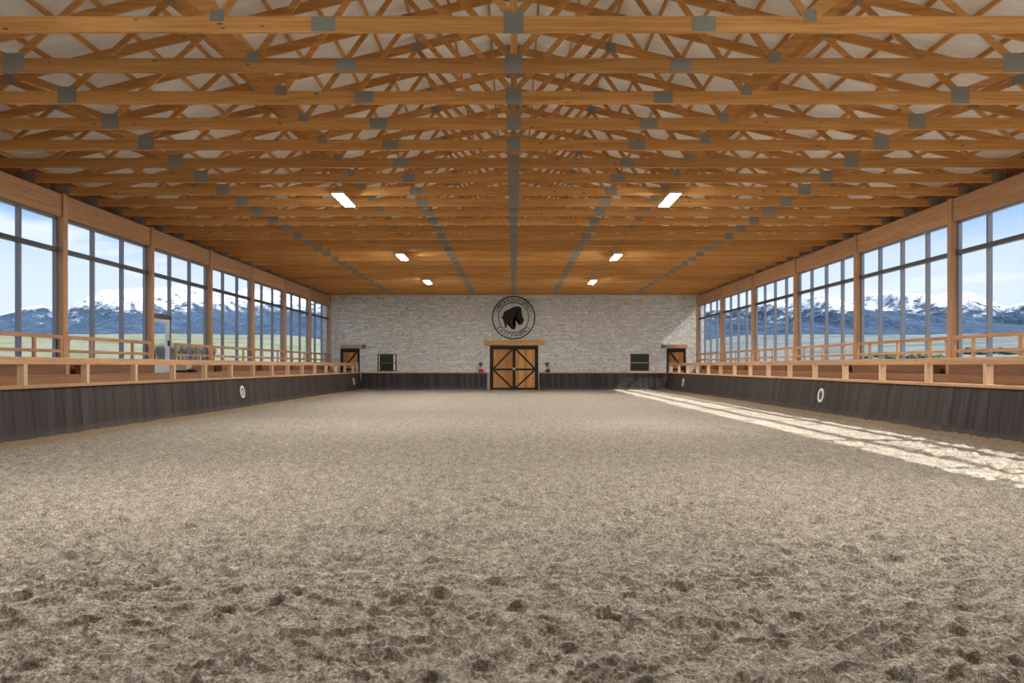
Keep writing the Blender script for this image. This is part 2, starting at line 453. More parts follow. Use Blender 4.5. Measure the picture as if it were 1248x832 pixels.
for i, t in enumerate(trusses):
    t.location.y = TR_Y0 + i*TR_DY
    k = TR_N-i
    if i == 0: lab = 'timber roof truss nearest the camera, along the top edge of the view'
    elif i < 14: lab = ORD[i+1]+' timber roof truss counted from the camera towards the stone wall'
    elif k == 1: lab = 'timber roof truss right against the stone wall above the round emblem'
    else: lab = ORD[k]+' timber roof truss counted from the stone wall towards the camera'
    t['label'] = lab

# purlins and white liner
ROOF_Y0, ROOF_Y1 = -9.0, BACK+.4
for s, side in ((-1, 'left'), (1, 'right')):
    xs = [12.6-.86*i for i in range(15)]
    first = None
    for i, x in enumerate(xs):
        z = tc_z(x)+.098+.045
        if first is None:
            b = NB(); box(b, s*x-.024, s*x+.024, ROOF_Y0, ROOF_Y1, z-.045, z+.045)
            o = first = obj('roof_purlin', b, M['truss_y'], loc=(s*x, ROOF_Y0, z))
        else:
            o = first.copy(); COL.objects.link(o); o.location = (s*x, ROOF_Y0, z)
        tag(o, '%s timber purlin up the %s roof slope from the eave, under white liner' % (ORD[i+1], side), 'purlin', 'roof purlins under the white liner')
b = NB()
zr = lambda x: tc_z(x)+.19
for s in (-1, 1):
    vs = []
    for y in (ROOF_Y0, ROOF_Y1):
        for x, dz in ((13.3, 0), (0, 0), (0, .12), (13.3, .12)): vs.append(b.verts.new((s*x, y, zr(x)+dz)))
    for f in ((0,1,2,3), (4,5,6,7), (0,1,5,4), (1,2,6,5), (2,3,7,6), (3,0,4,7)): b.faces.new([vs[i] for i in f])
o = obj('ceiling', b, M['roof']); o['kind'] = 'structure'

# ------------------------------------------------------------------ side walls: columns, header, knee wall, windows, rails
XF = 12.30           # arena face of the columns
XW = 12.52           # glazing plane
COLS = {-1: [44.1-4.36*i for i in range(9)], 1: [44.1-5.13*i for i in range(8)]}
YEND = -8.8
HEAD, TRANS, SILL, DECK = 5.66, 4.78, 1.78, 1.37
wn = 0
SIDE = {-1: 'left', 1: 'right'}
for s in (-1, 1):
    side = SIDE[s]; cols = COLS[s]; ymin = cols[-1]
    allc = cols
    for i, y in enumerate(allc):
        b = NB(); box(b, s*XF, s*(XF+.28), y, y+.18, 0, CH_Z+.02, .008)
        o = obj('timber_column', b, M['fir_z'], loc=(s*(XF+.14), y+.09, 0))
        lab = 'squared timber column at the corner of the %s window wall and stone wall' % side if i == 0 else \
              '%s squared timber column along the %s window wall, counted from the stone wall' % (ORD[i+1], side)
        tag(o, lab, 'column', 'timber columns between the windows', 'thing')
    for i in range(len(allc)-1):
        ya = allc[i+1]+.18
        b = NB(); box(b, s*(XF+.05), s*(XF+.23), ya+.001, allc[i]-.001, HEAD+.02, CH_Z-.005, .008)
        tag(obj('header_beam', b, M['fir_y'], loc=(s*(XF+.14), (ya+allc[i])/2, HEAD)), '%s timber header beam above the %s windows, counted from the stone wall' % (ORD[i+1], side), 'beam', 'header beams above the windows', 'thing')
    w = struct('wall_'+side, (s*XW, 26, 0))
    dy0, dy1 = (cols[5]+.18, cols[5]+.18+1.36)      # gallery door on the left side
    b = NB()
    if s < 0:
        box(b, s*12.59, s*12.70, ymin-.2, dy0, 0, SILL-.04); box(b, s*12.59, s*12.70, dy1, BACK-.02, 0, SILL-.04); box(b, s*12.59, s*12.70, dy0, dy1, 0, DECK)
    else: box(b, s*12.59, s*12.70, ymin-.2, BACK-.02, 0, SILL-.04)
    obj('knee_boards', b, M['brown_y'], w)
    b = NB(); box(b, s*12.60, s*12.70, YEND, BACK-.02, HEAD+.1, zr(12.7)-.005); obj('eave_boards', b, M['brown_y'], w)
    # windows
    for i in range(len(cols)-1):
        y1, y0 = cols[i], cols[i+1]+.18
        if i == 0 and y1 > 44: y1 = 44.1
        wn += 1
        r = struct('window_%d' % wn, (s*XW, (y0+y1)/2, SILL))
        np_ = 3 if s < 0 else 4
        door = s < 0 and i == 4
        X0, X1 = s*(XW-.05), s*(XW+.05)
        f = NB()
        box(f, X0, X1, y0, y1, HEAD-.05, HEAD+.02); box(f, X0, X1, y0, y0+.06, SILL, HEAD); box(f, X0, X1, y1-.06, y1, SILL, HEAD)
        if not door: box(f, X0, s*12.68, y0, y1, SILL-.04, SILL+.05)
        else: box(f, X0, s*12.68, dy1, y1, SILL-.04, SILL+.05)
        obj('window_frame', f, M['mullion'], r)
        tb = NB(); box(tb, s*(XW-.10), s*(XW+.05), y0, y1, TRANS-.06, TRANS+.06, .006); obj('transom', tb, M['frame'], r)
        pw = (cols[i]-cols[i+1])/np_
        for k in range(1, np_):
            ym = cols[i+1]+.09+pw*k
            b = NB(); box(b, s*(XW-.07), s*(XW+.05), ym-.035, ym+.035, SILL, HEAD); obj('mullion', b, M['mullion'], r)
        g = NB()
        if door:
            box(g, s*XW, s*(XW+.012), dy1+.02, y1-.02, SILL, HEAD-.02); box(g, s*XW, s*(XW+.012), y0+.02, dy1+.02, 3.36, HEAD-.02)
        else: box(g, s*XW, s*(XW+.012), y0+.02, y1-.02, SILL, HEAD-.02)
        obj('glass_pane', g, M['glass'], r)
    # guard rails inside each window
    for i in range(len(cols)-1):
        y1, y0 = cols[i], cols[i+1]+.18
        if s < 0 and i == 4: y0 = dy1+.1
        n = i+1
        r = thing('guard_rail', (s*12.34, (y0+y1)/2, DECK),
                  '%s timber guard rail across the %s windows, counted from the stone wall' % (ORD[n], side) if not (s < 0 and i == 4) else
                  'short timber guard rail beside the glazed gallery door on the left side', 'guard rail', 'guard rails along the windows')
        for nm, z0, z1 in (('top_rail', 2.345, 2.445), ('lower_rail', 1.97, 2.055)):
            b = NB(); box(b, s*12.31, s*12.38, y0, y1, z0, z1, .008); obj(nm, b, M['fir_y'], r)
        L_ = y1-y0; m = max(2, round(L_/1.7))
        ps = [y0+.05] + [y0+L_*(k+.5)/m for k in range(m)] + [y1-.05]
        if s < 0 and i == 4: ps = [y0+.05, y0+L_*.62, y1-.05]
        for py in ps:
            b = NB(); box(b, s*12.315, s*12.375, py-.045, py+.045, DECK-.02, 2.35, .004); obj('post', b, M['fir_z'], r)
        # rounded knee braces in the corner at each end
        for ye, d in ((y0+.09, 1), (y1-.09, -1)):
            b = NB(); tube(b, [(s*12.345, ye+d*.16*(1-math.cos(a)), 2.20+.17*math.sin(a)) for a in [k*math.pi/12 for k in range(7)]], .025, 8)
            obj('corner_brace', b, M['fir_y'], r, smooth=True)

# glazed door to the gallery, in the left window wall
yc = COLS[-1][5]+.18
d = struct('door_4', (-XW, yc+.68, DECK))
b = NB(); box(b, -(XW-.11), -(XW+.05), yc, yc+1.36, 3.28, 3.44, .006); obj('door_head', b, M['frame'], d)
b = NB()
box(b, -(XW-.04), -(XW+.03), yc+.05, yc+.17, DECK+.01, 3.27); box(b, -(XW-.04), -(XW+.03), yc+1.16, yc+1.33, DECK+.01, 3.27)
box(b, -(XW-.04), -(XW+.03), yc+.17, yc+1.16, 3.16, 3.27); box(b, -(XW-.04), -(XW+.03), yc+.17, yc+1.16, DECK+.01, DECK+.3)
leaf = obj('door_leaf', b, M['doorframe'], d)
b = NB(); box(b, -(XW-.006), -(XW+.006), yc+.15, yc+1.18, DECK+.28, 3.18); obj('glass_pane', b, M['glass'], leaf)
b = NB(); box(b, -(XW-.09), -(XW-.04), yc+1.20, yc+1.23, 2.32, 2.52, .006); obj('door_handle', b, M['black'], leaf)

# ------------------------------------------------------------------ raised galleries behind the barriers
for s in (-1, 1):
    side = SIDE[s]
    r = thing('viewing_gallery', (s*11.6, 25, 0), 'raised timber viewing gallery between the %s barrier and the windows' % side, 'viewing gallery')
    y0, y1 = 7.0, 41.3
    b = NB(); box(b, s*11.33, s*12.30, y0, y1, DECK-.05, DECK); obj('deck', b, M['pale_crate'], r)
    b = NB(); box(b, s*11.30, s*11.35, y0, y1, 0.0, DECK+.005); obj('front_boards', b, M['red_y'], r)
    # panelled boxing along the foot of the windows
    for i in range(len(COLS[s])-1):
        ya, yb = COLS[s][i+1]+.42, COLS[s][i]-.28
        if s < 0 and i == 4: ya += 1.6
        if yb > y1: yb = y1-.05
        if yb-ya > 1:
            q = thing('storage_bench', (s*12.15, (ya+yb)/2, DECK), '%s long brown bench box under the %s windows, counted from the stone wall' % (ORD[i+1], side), 'bench', 'bench boxes on the galleries')
            b = NB(); box(b, s*12.04, s*12.26, ya, yb, DECK+.001, 1.665, .004); obj('body', b, M['brown_y'], q)
            b = NB(); box(b, s*12.01, s*12.28, ya-.02, yb+.02, 1.665, 1.70, .006); obj('lid', b, M['fir_y'], q)

# ------------------------------------------------------------------ barriers (kick walls) with rail
def kick_profile(bm, a0, a1, place, pw=.19, gap=.008):
    """continuous grooved boarding from a0 to a1; place(u, depth, t) -> point, t=0 foot, 1 top"""
    us = []; u = a0
    while u < a1-1e-6:
        e = min(u+pw, a1); j = random.uniform(-.003, .003)
        us += [(u+gap/2, j), (e-gap/2, j), (e, -.012)]; u = e
    prev = None
    for (u, dpt) in us:
        c = [bm.verts.new(place(u, dpt, t)) for t in (0, 1)] + [bm.verts.new(place(u, -.06, t)) for t in (1, 0)]
        if prev:
            for k in range(4): bm.faces.new((prev[k], prev[(k+1) % 4], c[(k+1) % 4], c[k]))
        else: bm.faces.new(c)
        prev = c
    bm.faces.new(prev[::-1])
FX, FTX, KT = 10.15, 10.30, 1.13        # foot / top of the leaning boards
KY0, KY1 = 6.0, 44.0
for s in (-1, 1):
    side = SIDE[s]
    r = thing('arena_barrier', (s*FX, 25, 0), 'long dark boarded arena barrier with pale timber rail along the %s side' % side, 'barrier')
    b = NB(); kick_profile(b, KY0, KY1, lambda u, d_, t: (s*(FX+(FTX-FX)*t-d_), u, -.02+(KT+.02)*t)); obj('kick_boards', b, M['kick'], r)
    b = NB()
    vs = [b.verts.new((s*(FX-.045+dx), y, z)) for y in (KY0, KY1-.06) for dx, z in ((-.012, -.02), (.02, .20), (.07, .20), (.07, -.02))]
    for f in ((0,1,2,3), (7,6,5,4), (0,4,5,1), (1,5,6,2), (2,6,7,3), (3,7,4,0)): b.faces.new([vs[k] for k in f])
    obj('foot_board', b, M['kick'], r)
    b = NB(); box(b, s*10.235, s*10.52, KY0, KY1, KT-.005, KT+.065, .008); obj('cap_board', b, M['fir_y'], r)
    p0, dp = (13.84, 2.04) if s < 0 else (14.43-.1, 2.065)
    k = -3
    while p0+k*dp < KY1-.2:
        y = p0+k*dp
        if y > KY0:
            b = NB(); box(b, s*10.325, s*10.475, y, y+.11, KT+.055, 1.66, .008); obj('post', b, M['pine_z'], r)
        k += 1
    ye = 43.55
    b = NB(); box(b, s*10.325, s*10.475, ye, ye+.11, KT+.055, 1.66, .008); obj('post', b, M['pine_z'], r)
    b = NB(); box(b, s*10.325, s*10.445, KY0, ye+.13, 1.635, 1.80, .012); obj('top_rail', b, M['fir_y'], r)
for x0, x1, side in ((-FX-.1, -1.78, 'left'), (1.72, FX+.1, 'right')):
    r = thing('arena_barrier', ((x0+x1)/2, 44.1, 0), 'dark boarded barrier across the stone wall to the %s of double barn doors' % side, 'barrier')
    b = NB(); kick_profile(b, x0, x1, lambda u, d_, t: (u, 44.10+.06*t-d_, -.02+(KT+.02)*t)); obj('kick_boards', b, M['kick'], r)
    b = NB(); box(b, x0, x1, 44.04, 44.12, -.02, .14, .01); obj('foot_board', b, M['kick'], r)
    b = NB(); box(b, x0, x1, 44.10, BACK-.01, KT-.005, KT+.05, .008); obj('cap_board', b, M['fir_x'], r)
    if side == 'left':
        b = NB(); box(b, x1, x1+.12, 44.06, BACK-.02, -.02, KT+.02, .006); obj('end_post', b, plain('grey_post', (.33, .31, .30), .7), r)

# oval letter markers on the barriers
def marker(s, y, z, label, letter):
    r = thing('letter_marker', (s*10.2, y, z), label, 'marker', 'oval white markers on the barriers')
    def pt(a, ry, rz, out):
        zz = z+rz*math.sin(a); xx = FX+(FTX-FX)*(zz/KT)
        return (s*(xx-out), y+ry*math.cos(a), zz)
    b = NB(); n = 40
    rings = [[b.verts.new(pt(k*math.tau/n, ry, rz, o)) for k in range(n)] for ry, rz, o in ((.205, .235, .004), (.205, .235, .022), (.125, .155, .022), (.125, .155, .004))]
    for i in range(4):
        A, B = rings[i], rings[(i+1) % 4]
        for k in range(n): b.faces.new((A[k], A[(k+1) % n], B[(k+1) % n], B[k]))
    obj('ring', b, M['white_paint'], r)
    b = NB(); f = b.faces.new([b.verts.new(pt(k*math.tau/n, .125, .155, .010)) for k in range(n)]); face = obj('face', b, M['black'] if letter else M['kick'], r)
    if letter:
        b = NB()
        def st(u0, v0, u1, v1):
            xx = lambda v: s*(FX+(FTX-FX)*((z+v)/KT)-.014)
            bar(b, (xx(v0), y+u0, z+v0), (xx(v1), y+u1, z+v1), .028, .008, (1, 0, 0))
        st(-.06, -.09, 0, .09); st(0, .09, .06, -.09); st(-.04, -.03, .04, -.03)
        obj('letter', b, M['white_paint'], face)
marker(-1, 24.75, .63, 'oval white ring marker with inner letter, nearer one on the left barrier', True)
marker(-1, 42.0, .63, 'oval white ring marker near the far corner of the left barrier', False)
marker(1, 21.85, .63, 'large white zero-shaped ring marker, nearer one on the right barrier', False)
marker(1, 39.6, .63, 'oval white ring marker near the far corner of the right barrier', False)

# ------------------------------------------------------------------ stone end wall with doors and windows
def sx(px): return (px-626)*BACK/800
def sz(py): return EYE+(446-py)*BACK/800
DOORS = {'main': (sx(597), sx(656), -.05, sz(421)), 'left': (sx(415), sx(438.5), 0., sz(424.5)), 'right': (sx(812.5), sx(836), 0., sz(424.5))}
WINS = {'left': (sx(460), sx(483.5), sz(452.5), sz(431)), 'right': (sx(768), sx(791), sz(452), sz(431))}
holes = list(DOORS.values()) + list(WINS.values())
xs = sorted({-13.0, 13.0, 0.} | {h[0] for h in holes} | {h[1] for h in holes})
zs = sorted({-.1, 6.3} | {h[2] for h in holes} | {h[3] for h in holes})
w = struct('wall_back', (0, BACK, 0))
b = NB()
def inhole(x, z): return any(h[0] < x < h[1] and h[2] < z < h[3] for h in holes)
T = .35
for xa, xb in zip(xs, xs[1:]):
    for za, zb in zip(zs, zs[1:]):
        if not inhole((xa+xb)/2, (za+zb)/2):
            b.faces.new([b.verts.new(p) for p in ((xa, BACK, za), (xb, BACK, za), (xb, BACK, zb), (xa, BACK, zb))])
b.faces.new([b.verts.new(p) for p in ((-13, BACK, 6.3), (0, BACK, 6.3), (13, BACK, 6.3), (13, BACK, zr(13)), (0, BACK, zr(0)), (-13, BACK, zr(13)))])
for h in holes:
    P = [(h[0], h[2]), (h[1], h[2]), (h[1], h[3]), (h[0], h[3])]
    for (xa, za), (xb, zb) in zip(P, P[1:]+P[:1]):
        b.faces.new([b.verts.new(p) for p in ((xa, BACK, za), (xb, BACK, zb), (xb, BACK+T, zb), (xa, BACK+T, za))])
bmesh.ops.remove_doubles(b, verts=b.verts, dist=.0005)
bmesh.ops.recalc_face_normals(b, faces=b.faces)
obj('stone_facing', b, M['stone'], w)
b = NB(); box(b, -13, 13, BACK+T, BACK+T+.1, -.1, 6.4); obj('backing', b, M['charcoal'], w)

w = struct('wall_front', (0, -9, 0))
b = NB(); f_ = b.faces.new([b.verts.new(p) for p in ((-13, -9.05, -.1), (13, -9.05, -.1), (13, -9.05, zr(13)), (0, -9.05, zr(0)), (-13, -9.05, zr(13)))])
r_ = bmesh.ops.extrude_face_region(b, geom=[f_]); bmesh.ops.translate(b, verts=[v for v in r_['geom'] if isinstance(v, bmesh.types.BMVert)], vec=(0, -.12, 0))
obj('boarding', b, M['fir_z'], w)
# double barn doors
x0, x1, z0, z1 = DOORS['main']
d = struct('door_1', ((x0+x1)/2, BACK, 0))
yf = BACK+.03
b = NB(); box(b, x0, x0+.13, yf-.05, yf+.12, 0.02, z1, .006); box(b, x1-.13, x1, yf-.05, yf+.12, .02, z1, .006); box(b, x0+.13, x1-.13, yf-.05, yf+.12, z1-.15, z1, .006)
obj('door_frame', b, M['dark_wood'], d)
def boards(bm, xa, xb, za, zb, y, pw=.17):
    n = max(2, round((xb-xa)/pw)); prev = None
    for k in range(n):
        u0, u1 = xa+(xb-xa)*k/n, xa+(xb-xa)*(k+1)/n
        for u, dd in ((u0+.005, 0), (u1-.005, 0), (u1, .012)):
            c = [bm.verts.new(p) for p in ((u, y+dd, za), (u, y+dd, zb), (u, y+.05, zb), (u, y+.05, za))]
            if prev:
                for q in range(4): bm.faces.new((prev[q], prev[(q+1) % 4], c[(q+1) % 4], c[q]))
            else: bm.faces.new(c)
            prev = c
    bm.faces.new(prev[::-1])
xm = (x0+x1)/2; zc = sz(450)
for s, (xa, xb) in ((-1, (x0+.13, xm-.005)), (1, (xm+.005, x1-.13))):
    b = NB(); boards(b, xa+.01, xb-.01, .06, z1-.16, yf+.02); leaf = obj('door_leaf', b, M['door_wood'], d)
    b = NB()
    box(b, xa, xa+.10, yf-.025, yf+.018, .05, z1-.16); box(b, xb-.10, xb, yf-.025, yf+.018, .05, z1-.16)
    box(b, xa+.1, xb-.1, yf-.025, yf+.018, .05, .13); box(b, xa+.1, xb-.1, yf-.025, yf+.018, z1-.26, z1-.16); box(b, xa+.1, xb-.1, yf-.025, yf+.018, zc-.07, zc+.07)
    obj('rail_frame', b, M['dark_wood'], leaf)
    o_, i_ = (xa+.06, xb-.07) if s < 0 else (xb-.06, xa+.07)
    b = NB(); bar(b, (o_, yf-.006, zc), (i_, yf-.006, z1-.2), .12, .034); obj('diagonal_brace', b, M['dark_wood'], leaf)
    b = NB(); bar(b, (o_, yf-.006, zc), (i_, yf-.006, .09), .12, .034); obj('diagonal_brace', b, M['dark_wood'], leaf)
b = NB(); lathe(b, [(.10, 0), (.10, .02), (.085, .035), (.03, .04)], (xm, yf-.025, zc+.04), 'y', 20, -1); obj('door_latch', b, plain('latch_metal', (.45, .46, .45), .4, .5), d)
def lintel(px0, px1, py0, py1, label):
    b = NB(); box(b, sx(px0), sx(px1), BACK-.12, BACK-.002, sz(py1), sz(py0), .012)
    tag(obj('timber_lintel', b, M['fir_x'] if 'pale' in label else M['truss_x'], loc=((sx(px0)+sx(px1))/2, BACK-.1, sz(py1))), label, 'lintel', None, 'thing')
lintel(590, 663.5, 415, 420.3, 'golden timber lintel above the double barn doors')
lintel(415.5, 446.5, 420.2, 424.2, 'pale timber lintel above the small plank door in the left corner')
lintel(811, 837.5, 419.6, 424.2, 'pale timber lintel above the small plank door in the right corner')
for n, key, s in ((2, 'left', 1), (3, 'right', -1)):
    x0, x1, z0, z1 = DOORS[key]
    d = struct('door_%d' % n, ((x0+x1)/2, BACK, 0))
    b = NB(); box(b, x0, x0+.16, yf-.05, yf+.1, 0, z1, .006); box(b, x1-.16, x1, yf-.05, yf+.1, 0, z1, .006); box(b, x0+.16, x1-.16, yf-.05, yf+.1, z1-.13, z1, .006)
    obj('door_frame', b, M['dark_wood'], d)
    b = NB(); boards(b, x0+.17, x1-.17, .02, z1-.14, yf+.02); leaf = obj('door_leaf', b, M['door_wood'], d)
    b = NB(); xa, xb = x0+.165, x1-.165
    box(b, xa, xb, yf-.02, yf+.018, z1-.26, z1-.14); box(b, xa, xb, yf-.02, yf+.018, 1.32, 1.44); box(b, xa, xb, yf-.02, yf+.018, .03, .2)
    obj('rail_frame', b, M['dark_wood'], leaf)
    p, q = ((xa+.02, 1.42), (xb-.05, z1-.25)) if s > 0 else ((xb-.02, 1.42), (xa+.05, z1-.25))
    b = NB(); bar(b, (p[0], yf-.002, p[1]), (q[0], yf-.002, q[1]), .12, .03); obj('diagonal_brace', b, M['dark_wood'], leaf)
# wall windows
for key in ('left', 'right'):
    x0, x1, z0, z1 = WINS[key]; wn += 1
    r = struct('window_%d' % wn, ((x0+x1)/2, BACK, z0))
    f = .075
    b = NB(); box(b, x0, x0+f, BACK-.02, BACK+.1, z0, z1); box(b, x1-f, x1, BACK-.02, BACK+.1, z0, z1); box(b, x0+f, x1-f, BACK-.02, BACK+.1, z1-f, z1); box(b, x0+f, x1-f, BACK-.02, BACK+.1, z0, z0+f)
    obj('window_frame', b, M['frame'], r)
    zm = z0+(z1-z0)*.48
    b = NB(); box(b, x0+f, x1-f, BACK+.01, BACK+.07, zm-.035, zm+.035); obj('meeting_rail', b, M['frame'] if key == 'left' else M['steel'], r)
    b = NB(); box(b, x0+f, x1-f, BACK+.03, BACK+.045, z0+f, z1-f); obj('glass_pane', b, M['dark_glass'], r)
    if key == 'left':
        b = NB(); box(b, x0+f+.02, x0+f+.07, BACK+.01, BACK+.03, z0+f, z1-f); box(b, x1-f-.15, x1-f-.03, BACK+.01, BACK+.03, z0+f, z1-f); obj('inner_jamb', b, M['white_paint'], r)

# round emblem on the stone wall
LX, LZ, LR = 0.0, sz(387), 1.475
e = thing('wall_emblem', (LX, BACK, LZ), 'round black metal emblem of a horse with ring lettering on the stone wall', 'emblem')
def ring(r0, r1, name):
    b = NB(); n = 72
    prof = [(r0, 0), (r1, 0), (r1, .04), (r0, .04)]
    rings = [[b.verts.new((LX+r*math.cos(k*math.tau/n), BACK-.01-h, LZ+r*math.sin(k*math.tau/n))) for k in range(n)] for r, h in prof]
    for i in range(4):
        A, B_ = rings[i], rings[(i+1) % 4]
        for k in range(n): b.faces.new((A[k], A[(k+1) % n], B_[(k+1) % n], B_[k]))
    obj(name, b, M['black'], e)
ring(LR-.075, LR, 'outer_ring'); ring(1.0, 1.05, 'inner_ring')
H = [(465,274),(478,300),(498,274),(530,278),(548,300),(550,360),(562,420),(582,465),(575,497),(552,530),(516,546),(509,532),(528,502),(522,478),
     (492,462),(466,425),(444,438),(428,480),(412,522),(432,556),(462,582),(460,602),(418,607),(414,590),(424,582),(408,560),(385,545),(345,538),(342,526),(384,528),(378,518),
     (350,508),(336,496),(336,560),(326,586),(306,572),(302,530),(286,482),(272,452),(254,432),(280,410),(284,380),(296,350),(340,325),(398,300),(430,286),(450,272)]
pts = [(LX+(x-434)/11.88*BACK/800, LZ-(y-436)/11.88*BACK/800) for x, y in H]
b = NB()
fr = [b.verts.new((x, BACK-.05, z)) for x, z in pts]; bk = [b.verts.new((x, BACK-.015, z)) for x, z in pts]
b.faces.new(fr); b.faces.new(bk[::-1])
for k in range(len(pts)): b.faces.new((fr[k], bk[k], bk[(k+1) % len(pts)], fr[(k+1) % len(pts)]))
bmesh.ops.triangulate(b, faces=[f for f in b.faces if len(f.verts) > 4])
obj('horse_silhouette', b, M['black'], e)
def arc_text(txt, a0, a1, rad, size, flip, name):
    b = NB(); dg = bpy.context.evaluated_depsgraph_get()
    for k, ch in enumerate(txt):
        a = math.radians(a0+(a1-a0)*k/(len(txt)-1))
        cu = bpy.data.curves.new('glyph', 'FONT'); cu.body = ch; cu.size = size; cu.extrude = .012; cu.offset = .003; cu.align_x = 'CENTER'; cu.align_y = 'CENTER'
        o = bpy.data.objects.new('glyph', cu); COL.objects.link(o)
        bpy.context.view_layer.update()
        me = bpy.data.meshes.new_from_object(o.evaluated_get(bpy.context.evaluated_depsgraph_get()))
        rot = a-math.pi/2 if not flip else a+math.pi/2
        n0 = len(b.verts); b.from_mesh(me); b.verts.ensure_lookup_table()
        for v in b.verts[n0:]:
            x, y, z = v.co
            X = x*math.cos(rot)-y*math.sin(rot); Z = x*math.sin(rot)+y*math.cos(rot)
            v.co = (LX+rad*math.cos(a)+X, BACK-.03-z, LZ+rad*math.sin(a)+Z)
        bpy.data.objects.remove(o); bpy.data.meshes.remove(me); bpy.data.curves.remove(cu)
    obj(name, b, M['black'], e)
arc_text('LWPRROUDINGS', 157, 23, 1.22, .31, False, 'upper_lettering')
arc_text('CATTPANNKS', 216, 324, 1.22, .31, True, 'lower_lettering')

# helmets and pails beside the barn doors, lamps beside the small doors
LEDGE = KT+.05
def helmet(x, y, z, mat, label):
    r = thing('riding_helmet', (x, y, z), label, 'helmet')
    b = NB(); lathe(b, [(.15, 0), (.165, .03), (.165, .09), (.15, .16), (.11, .215), (.05, .24), (.012, .245)], (x, y, z), 'z', 20); obj('shell', b, mat, r, smooth=True)
    b = NB(); lathe(b, [(.16, .02), (.20, .015), (.20, .03), (.16, .045)], (x, y-.012, z), 'z', 20); obj('brim', b, mat, r)
helmet(sx(586.5), BACK-.24, LEDGE, M['magenta'], 'magenta riding helmet on the barrier ledge left of barn doors')
helmet(sx(667.5), BACK-.24, LEDGE, M['charcoal'], 'charcoal riding helmet on the barrier ledge right of barn doors')
def wall_hung(x, z, mat, label, kind):
    r = thing('wall_lantern', (x, BACK, z), label, 'lantern')
    b = NB(); box(b, x-.035, x+.035, BACK-.05, BACK-.001, z-.05, z+.12, .004); obj('bracket', b, M['black'], r)
    b = NB()
    if kind: lathe(b, [(.06, -.02), (.13, .03), (.145, .10), (.12, .17), (.06, .21), (.02, .22)], (x, BACK-.17, z-.06), 'z', 20)
    else: lathe(b, [(.09, -.06), (.10, .04), (.15, .07), (.16, .12), (.10, .14), (.02, .15)], (x, BACK-.17, z-.02), 'z', 20)
    sh = obj('lamp_shade', b, mat, r, smooth=True)
    b = NB(); lathe(b, [(.075, -.16), (.075, -.02)], (x, BACK-.17, z-.02), 'z', 16); obj('lamp_glass', b, M['mullion'], sh)
wall_hung(sx(586), sz(444.3), M['blue_grey'], 'blue-grey wall lantern above the magenta helmet left of barn doors', 1)
wall_hung(sx(666.5), sz(444), M['slate'], 'slate grey wall lantern above the charcoal helmet right of barn doors', 0)
for px, label in ((444.3, 'round dark wall lamp at the end of the left pale lintel'), (807.3, 'round dark wall lamp beside the right pale lintel')):
    x, z = sx(px), sz(421.8)
    r = thing('wall_lamp', (x, BACK, z), label, 'wall lamp')
    y_ = BACK-.12 if px < 600 else BACK
    b = NB(); lathe(b, [(.06, .001), (.06, .06), (.115, .08), (.13, .13), (.12, .16), (.06, .175)], (x, y_, z), 'y', 20, -1); hd = obj('lamp_hood', b, M['slate'], r, smooth=True)
    b = NB(); lathe(b, [(.08, .165), (.07, .185), (.03, .195)], (x, y_, z), 'y', 20, -1); obj('lens', b, M['mullion'], hd, smooth=True)

# crate and case on the gallery beside the glazed door
r = thing('wooden_crate', (-11.75, 23.2, DECK), 'pale wooden crate on the left gallery beside the glazed door', 'crate')
b = NB(); box(b, -11.96, -11.55, 23.15, 23.55, DECK+.08, 1.70, .008); obj('body', b, M['pale_crate'], r)
b = NB(); box(b, -11.93, -11.58, 23.18, 23.52, DECK+.006, DECK+.08); obj('plinth', b, M['dark_wood'], r)
r = thing('tool_case', (-11.36, 23.2, DECK), 'small black case on the left gallery beside the pale crate', 'case')
b = NB(); box(b, -11.50, -11.30, 23.1, 23.4, DECK+.006, DECK+.12, .012); obj('body', b, M['black'], r)
b = NB(); tube(b, [(-11.46, 23.25, DECK+.11), (-11.46, 23.25, DECK+.16), (-11.34, 23.25, DECK+.16), (-11.34, 23.25, DECK+.11)], .01, 8); obj('handle', b, M['black'], r)

# ------------------------------------------------------------------ ceiling lamps
def make_lamp():
    r = thing('ceiling_light', (0, 0, 0), '', 'ceiling light', 'hanging light panels under the trusses')
    b = NB(); box(b, -.155, .155, -.70, .70, .02, .085, .01); hs = obj('housing', b, M['lamp_body'], r)
    b = NB(); box(b, -.135, .135, -.675, .675, .004, .03, .004); obj('diffuser', b, M['lamp'], hs)
    for y in (-.55, .55):
        b = NB(); tube(b, [(-.1, y, .08), (0, y, .26)], .006, 6); tube(b, [(.1, y, .08), (0, y, .26)], .006, 6); obj('hanger', b, M['steel'], r)
    return r
l0 = make_lamp(); k = 0
for x, s in ((-4.63, 'left'), (4.25, 'right')):
    for y, w_ in ((17.9, 'nearest in view'), (27.3, 'middle one'), (35.4, 'farthest'), (7.1, 'unseen one added to brighten the near sand')):  # last entry: unseen extra pair, added to brighten the near sand
        o = l0 if k == 0 else copy_tree(l0)
        k += 1; o.location = (x, y, 6.10)
        o['label'] = 'bright hanging light panel, %s in the %s row' % (w_, s)

